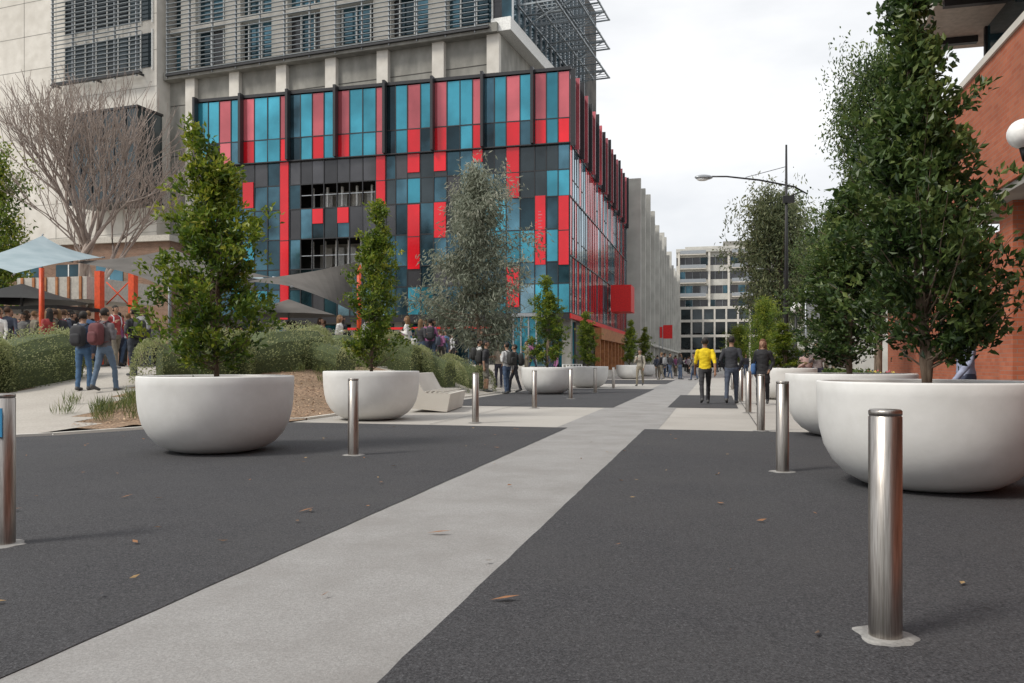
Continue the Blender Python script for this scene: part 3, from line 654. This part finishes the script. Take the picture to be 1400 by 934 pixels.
for z in (4,7.5,11,14): mb.box(-8.5,11,Y-7,Y-1.75,z-.5,z+.1,'conc_light'); mb.box(-8,10.5,Y-6.5,Y-1.8,z-3,z-.5,'bglass')
for k in range(8): mb.box(-8+k*2.6,-7.6+k*2.6,Y-7.05,Y-6.6,0,14,'conc_light')
mb.obj('office_building')
mb=MB()
mb.box(14,40,95,150,0,12,'conc_far')
for z in (3,6.5,10): mb.box(13.9,14.0,96,149,z-1.5,z,'dglass')
mb.obj('distant_side_building')
for px,py,d,w,h,m_ in ((913,463,90,1.0,1.5,'redpaint'),(907,462,110,1,1.5,'redpaint'),(1112,436,35,.5,1.2,'alu')):
    p=W(px,py,d); mb=MB(); mb.box(-w/2,w/2,-.04,.04,0,h,m_); mb.tube([(-w/2-.06,0,-p.z),(-w/2-.06,0,h+.1)],[.04,.04],6,'alu'); mb.obj('banner_sign',p)
mb=MB()
for k in range(7):
    mb.tube([(-8.1,44+k*1.1,0),(-8.1,44+k*1.1,1.0)],[.025,.025],6,'white')
for z in (.5,1.0): mb.tube([(-8.1,44,z),(-8.1,50.6,z)],[.022,.022],6,'white')
mb.obj('handrail')
random.seed(31)
for k in range(9):
    inst('background_tree',GB,(-62+k*13+R(-3,3),-34+R(-6,4),0),R(0,6),(1.4,1.4,R(1.0,1.5)))
# ---------------------------------------------------------------- people
def rings(mb,secs,mat,n=16):
    b=len(mb.v); k=mb.mi(mat)
    for (cx,cy,z,rx,ry) in secs:
        for j in range(n):
            t=2*math.pi*j/n; mb.v.append((cx+rx*math.cos(t),cy+ry*math.sin(t),z))
    for i in range(len(secs)-1):
        for j in range(n): mb.f.append((b+i*n+j,b+i*n+(j+1)%n,b+(i+1)*n+(j+1)%n,b+(i+1)*n+j)); mb.m.append(k); mb.sm.append(True)
    mb.f.append(tuple(b+j for j in reversed(range(n)))); mb.f.append(tuple(b+(len(secs)-1)*n+j for j in range(n))); mb.m+=[k,k]; mb.sm+=[True,True]
def caps(mb,p0,p1,r0,r1,mat):
    p0=Vector(p0);p1=Vector(p1);d=(p1-p0).normalized(); pts=[];rad=[]
    for a in (0.05,.5,.87,1): pts.append(p0-d*r0*math.cos(a*math.pi/2)); rad.append(max(.002,r0*math.sin(a*math.pi/2)))
    for a in (1,.87,.5,.05): pts.append(p1+d*r1*math.cos(a*math.pi/2)); rad.append(max(.002,r1*math.sin(a*math.pi/2)))
    mb.tube(pts,rad,10,mat)
SK,HA,TP,BT,SH,PK=range(6)
def person_mesh(name,stride=.0,arms=('down','down'),shorts=False,short_sl=False,longhair=False,coat=False,pack=False,vox=.02,female=False,sit=False,bag=False,seed=0):
    random.seed(seed); prims=[]; mb=MB(); mt='white'
    w=.92 if female else 1.
    def cp(p0,p1,r0,r1,lab): prims.append((Vector(p0),Vector(p1),r0,r1,lab)); caps(mb,p0,p1,r0,r1,mt)
    hip=.90 if not sit else .50
    dz=hip-.90
    for sgn in (-1,1):
        ph=stride*sgn/2
        hp=Vector((.09*sgn,0,hip))
        if sit: kn=Vector((.11*sgn,.42,.50)); an=Vector((.11*sgn,.44,.09))
        else: kn=Vector((.10*sgn,ph*.62+.03,.49)); an=Vector((.095*sgn,ph,.09+ (.07 if ph<-.1 else 0)))
        cp(hp,kn,.092,.060,BT); cp(kn,an.lerp(kn,.62),.058,.060,SK if shorts else BT); cp(an.lerp(kn,.62),an,.058,.043 if shorts else .052,SK if shorts else BT)
        toe=an+Vector((.012*sgn,.17,-.055 if ph>=-.1 else -.11)); heel=an+Vector((0,-.03,-.045))
        cp(heel,toe,.043,.036,SH); cp(an,heel,.045,.045,SH)
        if shorts: cp(hp,hp.lerp(kn,.85),.105,.09,BT)
    secs=[(0,0,hip-.09,.13*w,.10),(0,-.005,hip,.168*w,.118),(0,0,1.02+dz,.158*w,.108),(0,.0,1.12+dz,.150*w,.105),(0,0,1.25+dz,.172*w,.118),(0,0,1.36+dz,.185*w,.118),(0,0,1.43+dz,.155*w,.092),(0,0,1.47+dz,.08,.07)]
    if coat: secs=[(0,0,.58+dz,.19,.15),(0,0,.75+dz,.185,.145)]+[(a,b,z,rx*1.1,ry*1.15) for a,b,z,rx,ry in secs[1:]]
    rings(mb,secs,mt)
    cp((0,0,1.42+dz),(0,.01,1.53+dz),.062,.055,SK)
    hc=Vector((0,.02,1.635+dz)); mb.ell(hc,(.076,.094,.115),mt,16,10); prims.append((hc+Vector((0,.02,-.03)),hc+Vector((0,.02,.0)),.082,.082,SK))
    cp(hc+Vector((0,.085,-.005)),hc+Vector((0,.105,-.03)),.012,.016,SK)
    for sg in (-1,1): cp(hc+Vector((.078*sg,-.005,-.02)),hc+Vector((.08*sg,-.01,.015)),.014,.018,SK)
    mb.ell(hc+Vector((0,-.02,.03)),(.088,.100,.100),mt,16,10); prims.append((hc+Vector((0,-.04,.03)),hc+Vector((0,-.01,.06)),.095,.09,HA))
    if longhair: cp(hc+Vector((0,-.05,0)),hc+Vector((0,-.085,-.26)),.085,.06,HA); cp(hc+Vector((.05,-.04,0)),hc+Vector((.08,-.04,-.2)),.045,.035,HA); cp(hc+Vector((-.05,-.04,0)),hc+Vector((-.08,-.04,-.2)),.045,.035,HA)
    hands=[]
    for i,sg in enumerate((-1,1)):
        sh=Vector((.185*w*sg,0,1.385+dz)); sw=-stride*sg*.55
        md=arms[i]
        if md=='down': el=sh+Vector((.055*sg,-.03+sw*.35,-.285)); wr=el+Vector((.0,.05+sw*.55,-.245))
        elif md=='bent': el=sh+Vector((.06*sg,-.06,-.275)); wr=el+Vector((-.09*sg,.20,.08))
        elif md=='strap': el=sh+Vector((.07*sg,-.02,-.27)); wr=sh+Vector((-.06*sg,.15,-.12))
        else: el=sh+Vector((.09*sg,-.07,-.25)); wr=el+Vector((-.07*sg,.13,-.19))
        cp(sh,el,.062 if not coat else .068,.047 if not coat else .055,TP)
        if short_sl: cp(sh,sh.lerp(el,.7),.068,.062,TP)
        cp(el,wr,.043 if short_sl else .050,.030 if short_sl else .040,SK if short_sl else TP)
        d=(wr-el).normalized(); pe=wr+d*.085; cp(wr,pe,.026,.034,SK); hands.append((wr,pe,d,sg))
    me0=mb.mesh('tmp'); o=bpy.data.objects.new('tmp',me0); sc.collection.objects.link(o)
    r=o.modifiers.new('r','REMESH'); r.mode='VOXEL'; r.voxel_size=vox; r.adaptivity=0
    s_=o.modifiers.new('s','SMOOTH'); s_.factor=.5; s_.iterations=2
    dg=bpy.context.evaluated_depsgraph_get(); ev=o.evaluated_get(dg); me=bpy.data.meshes.new_from_object(ev)
    nv=len(me.vertices); co=np.empty(nv*3); me.vertices.foreach_get('co',co); V=co.reshape(-1,3)
    F_=[tuple(p.vertices) for p in me.polygons]; cen=np.array([V[list(f)].mean(0) for f in F_])
    bpy.data.objects.remove(o); bpy.data.meshes.remove(me)
    zs=[s[2] for s in secs]; rx=np.interp(cen[:,2],zs,[s[3] for s in secs]); ry=np.interp(cen[:,2],zs,[s[4] for s in secs])
    q=np.sqrt((cen[:,0]/rx)**2+(cen[:,1]/ry)**2); dT=(q-1)*np.minimum(rx,ry)
    dT=np.where((cen[:,2]<zs[0]-.02)|(cen[:,2]>zs[-1]+.01),9,dT)
    hem=.93+dz if not coat else .5
    best=dT; lab=np.where(cen[:,2]>hem,TP,BT)
    for (a,b,r0,r1,lb) in prims:
        a=np.array(a);b=np.array(b);ab=b-a;t=np.clip(((cen-a)@ab)/(ab@ab),0,1); d=np.linalg.norm(cen-(a+t[:,None]*ab),axis=1)-(r0+(r1-r0)*t)
        d=d+(.012 if lb==SK else 0)
        mk=d<best; best=np.where(mk,d,best); lab=np.where(mk,lb,lab)
    hz=cen-np.array(hc); hd=(np.linalg.norm(hz,axis=1)<.19)&(cen[:,2]>hc.z-.125)
    face=(hz[:,1]>.035)&(hz[:,2]<.055); nape=(hz[:,2]<-.05)&(~np.full(len(cen),longhair)); ears=(np.abs(hz[:,0])>.078)&(np.abs(hz[:,2])<.035)&(abs(hz[:,1])<.03)
    lab=np.where(hd,np.where(face|nape|ears,SK,HA),lab)
    if not coat: lab=np.where((cen[:,2]>.78+dz)&(cen[:,2]<=hem)&(lab==TP)&(np.abs(cen[:,0])<.14),BT,lab)
    V2=V.copy()
    for i in range(nv):
        z=V[i,2]
        if z<1.42+dz and z>.15:
            k=noise.noise(Vector((V[i,0]*7+seed,V[i,1]*7,z*16)))*.012+noise.noise(Vector((V[i,0]*15,V[i,1]*15+seed,z*30)))*.005
            l=math.hypot(V[i,0],V[i,1])+1e-6; V2[i,0]+=V[i,0]/l*k; V2[i,1]+=V[i,1]/l*k
    out=MB(); mats=[flat((.36,.21,.14)),flat((.015,.011,.009)),flat((.2,.2,.2)),flat((.05,.06,.1)),flat((.08,.08,.08)),flat((.03,.03,.03))]
    for m_ in mats: out.mats.append(m_)
    out.v=[tuple(v) for v in V2]; out.f=F_; out.m=[int(x) for x in lab]; out.sm=[True]*len(F_)
    for (wr,pe,d,sg) in hands:
        side=Vector((0,1,0)) if abs(d.y)<.7 else Vector((-sg,0,0)); side=(side-d*side.dot(d)).normalized(); inn=Vector((-sg,0,0)); inn=(inn-d*inn.dot(d)); inn=inn.normalized() if inn.length>.1 else Vector((0,0,-1))
        for k,l in enumerate((.062,.074,.070,.055)):
            b_=pe+side*(.027-.018*k)+d*.005; m1=b_+d*l*.5+inn*.006; e_=m1+d*l*.4+inn*.022
            out.tube([b_-d*.02,m1,e_],[.0095,.0085,.006],6,mats[0])
        b_=wr+d*.03+side*.025; out.tube([b_,b_+side*.03+d*.025+inn*.01,b_+side*.035+d*.06+inn*.02],[.012,.0105,.007],6,mats[0])
    for sg in (-1,1): out.ell(hc+Vector((.03*sg,.083,.0)),(.011,.007,.006),mats[1],8,5); out.ell(hc+Vector((.03*sg,.085,.02)),(.017,.006,.004),mats[1],8,5)
    out.ell(hc+Vector((0,.088,-.055)),(.022,.008,.006),flat((.3,.1,.08)),8,5)
    if pack:
        c=Vector((0,-.215,1.20+dz)); out.ell(c,(.155,.105,.235),mats[5],20,12,.55); out.ell(c+Vector((0,-.10,-.07)),(.115,.045,.12),mats[5],16,10,.55)
        for sg in (-1,1): out.tube([(.09*sg,-.12,1.42+dz),(.10*sg,-.02,1.485+dz),(.105*sg,.10,1.42+dz),(.12*sg,.125,1.25+dz),(.14*sg,.02,1.06+dz),(.12*sg,-.13,1.03+dz)],[.02]*6,6,mats[5],sq=(1,.5))
        out.tube([(-.03,-.17,1.43+dz),(0,-.16,1.47+dz),(.03,-.17,1.43+dz)],[.008]*3,5,mats[5])
    if bag:
        c=Vector((.24,-.05,.95)); out.ell(c,(.07,.17,.15),mats[5],16,10,.5); out.tube([(.20,-.05,1.08),(.17,-.03,1.3),(.12,0,1.47)],[.012]*3,5,mats[5])
    return out.mesh(name),mats
def place(me,px,d,face,cols,z=None,ht=1.,name='pedestrian'):
    p=G(px,d); z=(tz(p.x,p.y)+.02 if p.x<-7.6 else .012) if z is None else z
    o=inst(name,me,(p.x,p.y,z),math.radians(face),ht)
    for i,c_ in cols.items():
        o.material_slots[i].link='OBJECT'; o.material_slots[i].material=flat(c_,.8,0,'cloth')
    return o
PA,_=person_mesh('walker_a',.55,('down','down'),short_sl=True,vox=.015,seed=1)
PB,_=person_mesh('walker_b',.45,('pocket','pocket'),vox=.015,seed=2)
PC_,_=person_mesh('walker_c',.40,('pocket','down'),coat=True,longhair=True,female=True,vox=.015,bag=True,seed=3)
PD,_=person_mesh('student_pack',.12,('strap','down'),pack=True,vox=.015,seed=4)
PE,_=person_mesh('student_shorts',.10,('bent','down'),shorts=True,short_sl=True,pack=True,vox=.016,seed=5)
PF,_=person_mesh('stander_f',.06,('bent','bent'),female=True,longhair=True,vox=.02,seed=6)
PG,_=person_mesh('walker_g',.5,('down','down'),vox=.022,seed=7)
PH,_=person_mesh('stander_h',.05,('pocket','bent'),vox=.022,seed=8)
PI,_=person_mesh('walker_i',.42,('down','strap'),pack=True,vox=.022,seed=9)
PJ,_=person_mesh('sitter',0,('bent','bent'),sit=True,vox=.022,female=True,longhair=True,seed=10)
place(PA,964,21.6,5,{SK:(.25,.13,.08),TP:(.75,.55,.01),BT:(.03,.03,.035)},ht=1.0)
place(PB,1000,21.4,-8,{TP:(.03,.032,.04),BT:(.06,.075,.11)},ht=1.02)
place(PC_,1043,21.0,170,{TP:(.015,.015,.018),BT:(.02,.02,.025),HA:(.12,.05,.025),PK:(.05,.12,.28)},ht=.97)
place(PD,114,18.3,12,{TP:(.05,.075,.13),BT:(.06,.13,.24),PK:(.035,.035,.04)},ht=1.02)
place(PI,143,18.0,-6,{TP:(.12,.11,.12),BT:(.10,.15,.22),PK:(.13,.04,.045)},ht=1.06)
place(PD,183,21,80,{TP:(.03,.03,.035),BT:(.04,.045,.06)},ht=1.0)
place(PE,664,29.0,-80,{TP:(.04,.04,.045),BT:(.16,.15,.13),PK:(.03,.03,.03)},ht=1.05)
place(PE,655,30.5,-60,{TP:(.55,.55,.53),BT:(.03,.035,.05)},ht=1.0)
place(PD,693,28.5,60,{TP:(.5,.5,.5),BT:(.05,.08,.14)},ht=1.03)
place(PI,704,29.5,100,{TP:(.09,.09,.1),BT:(.03,.03,.04)},ht=1.0)
place(PH,682,32,180,{TP:(.35,.3,.25),BT:(.03,.03,.05)})
place(PI,875,38,170,{TP:(.32,.29,.24),BT:(.22,.19,.14)},ht=.98)
place(PG,1320,11,100,{TP:(.30,.33,.45),BT:(.05,.06,.1)},ht=.98)
place(PJ,1103,26,190,{TP:(.45,.30,.28),BT:(.05,.05,.08)},z=.25,name='seated_person')
place(PF,1118,25,170,{TP:(.3,.25,.25),BT:(.05,.05,.08)})
random.seed(77)
pal=[(.02,.02,.025),(.03,.03,.04),(.05,.06,.09),(.02,.03,.06),(.25,.25,.26),(.55,.54,.52),(.3,.04,.04),(.08,.16,.3),(.28,.10,.22),(.12,.12,.12),(.18,.16,.12),(.04,.04,.045),(.5,.5,.52),(.65,.64,.62)]
pal2=[(.03,.035,.06),(.05,.08,.14),(.02,.02,.02),(.15,.13,.1)]
hair=[(.012,.01,.009),(.02,.014,.01),(.05,.025,.012),(.16,.09,.04)]
def rp(px,d,ht=None,**k):
    place(random.choice([PF,PG,PH,PI,PF,PH,PI]),px,d,R(0,360),{TP:random.choice(pal),BT:random.choice(pal2),HA:random.choice(hair),PK:random.choice(pal)},ht=ht or R(.93,1.04),**k)
for i in range(40): rp(R(-30,215),R(25,36))
for i in range(26): rp(R(-20,200),R(23.5,27.5),R(1.0,1.07))
for i in range(36): rp(R(325,630),R(33,47))
for i in range(20): rp(R(335,600),R(29,33.5),R(1.0,1.07))
for i in range(8): rp(R(205,330),R(27,40))
for i in range(8): rp(R(640,760),R(38,46))
for i in range(28): rp(R(893,950),R(50,110))
for i in range(8): rp(R(955,1060),R(50,110))
p=G(1103,26); mb=MB(); mb.box(-1,1,-.25,.25,.62,.68,'timber'); mb.box(-.8,-.7,-.2,.2,0,.62,'frame'); mb.box(.7,.8,-.2,.2,0,.62,'frame'); mb.obj('park_bench',(p.x,p.y,0))
# ---------------------------------------------------------------- light
sunaz=Vector((-.62,-.60)); el=math.radians(48)
wd=bpy.data.worlds.new("World"); sc.world=wd; wd.use_nodes=True; nt=wd.node_tree
bg=nt.nodes['Background']; bg.inputs['Strength'].default_value=.15
sky=nt.nodes.new('ShaderNodeTexSky'); sky.sky_type='NISHITA'; sky.sun_disc=False; sky.sun_elevation=el; sky.sun_rotation=math.atan2(sunaz.x,sunaz.y)
tc=nt.nodes.new('ShaderNodeTexCoord'); mp=nt.nodes.new('ShaderNodeMapping'); mp.inputs['Scale'].default_value=(1,1,2.6); L(nt,tc.outputs['Generated'],mp.inputs['Vector'])
n=nt.nodes.new('ShaderNodeTexNoise'); n.inputs['Scale'].default_value=2.4; n.inputs['Detail'].default_value=7; n.inputs['Roughness'].default_value=.52; L(nt,mp.outputs[0],n.inputs['Vector'])
r=nt.nodes.new('ShaderNodeValToRGB'); r.color_ramp.elements[0].position=.36; r.color_ramp.elements[1].position=.62
r.color_ramp.elements[0].color=(.67,.69,.72,1); r.color_ramp.elements[1].color=(.92,.925,.93,1); L(nt,n.outputs['Fac'],r.inputs['Fac'])
vm=nt.nodes.new('ShaderNodeVectorMath'); vm.operation='SCALE'; vm.inputs['Scale'].default_value=7.9; L(nt,r.outputs[0],vm.inputs[0])
mx=nt.nodes.new('ShaderNodeMix'); mx.data_type='RGBA'; mx.inputs[0].default_value=.94; L(nt,sky.outputs[0],mx.inputs[6]); L(nt,vm.outputs[0],mx.inputs[7]); L(nt,mx.outputs[2],bg.inputs['Color'])
sl=bpy.data.lights.new('sun','SUN'); sl.energy=2.7; sl.angle=math.radians(14); sl.color=(1,.95,.86); so=bpy.data.objects.new('sun',sl); sc.collection.objects.link(so)
v=Vector((sunaz.x,sunaz.y,0)).normalized()*math.cos(el)+Vector((0,0,math.sin(el))); so.rotation_euler=v.to_track_quat('Z','Y').to_euler(); so.location=(0,0,30)
# ---------------------------------------------------------------- camera
cd=bpy.data.cameras.new('camera'); cd.sensor_width=36; cd.lens=36*1110/1400; cd.shift_y=29/1400; cd.clip_end=3000; cd.clip_start=.05
co=bpy.data.objects.new('camera',cd); sc.collection.objects.link(co); co.location=(0,0,H); co.rotation_euler=(math.pi/2,0,YAW); sc.camera=co
sc.view_settings.view_transform='Standard'; sc.view_settings.look='None'; sc.view_settings.exposure=0
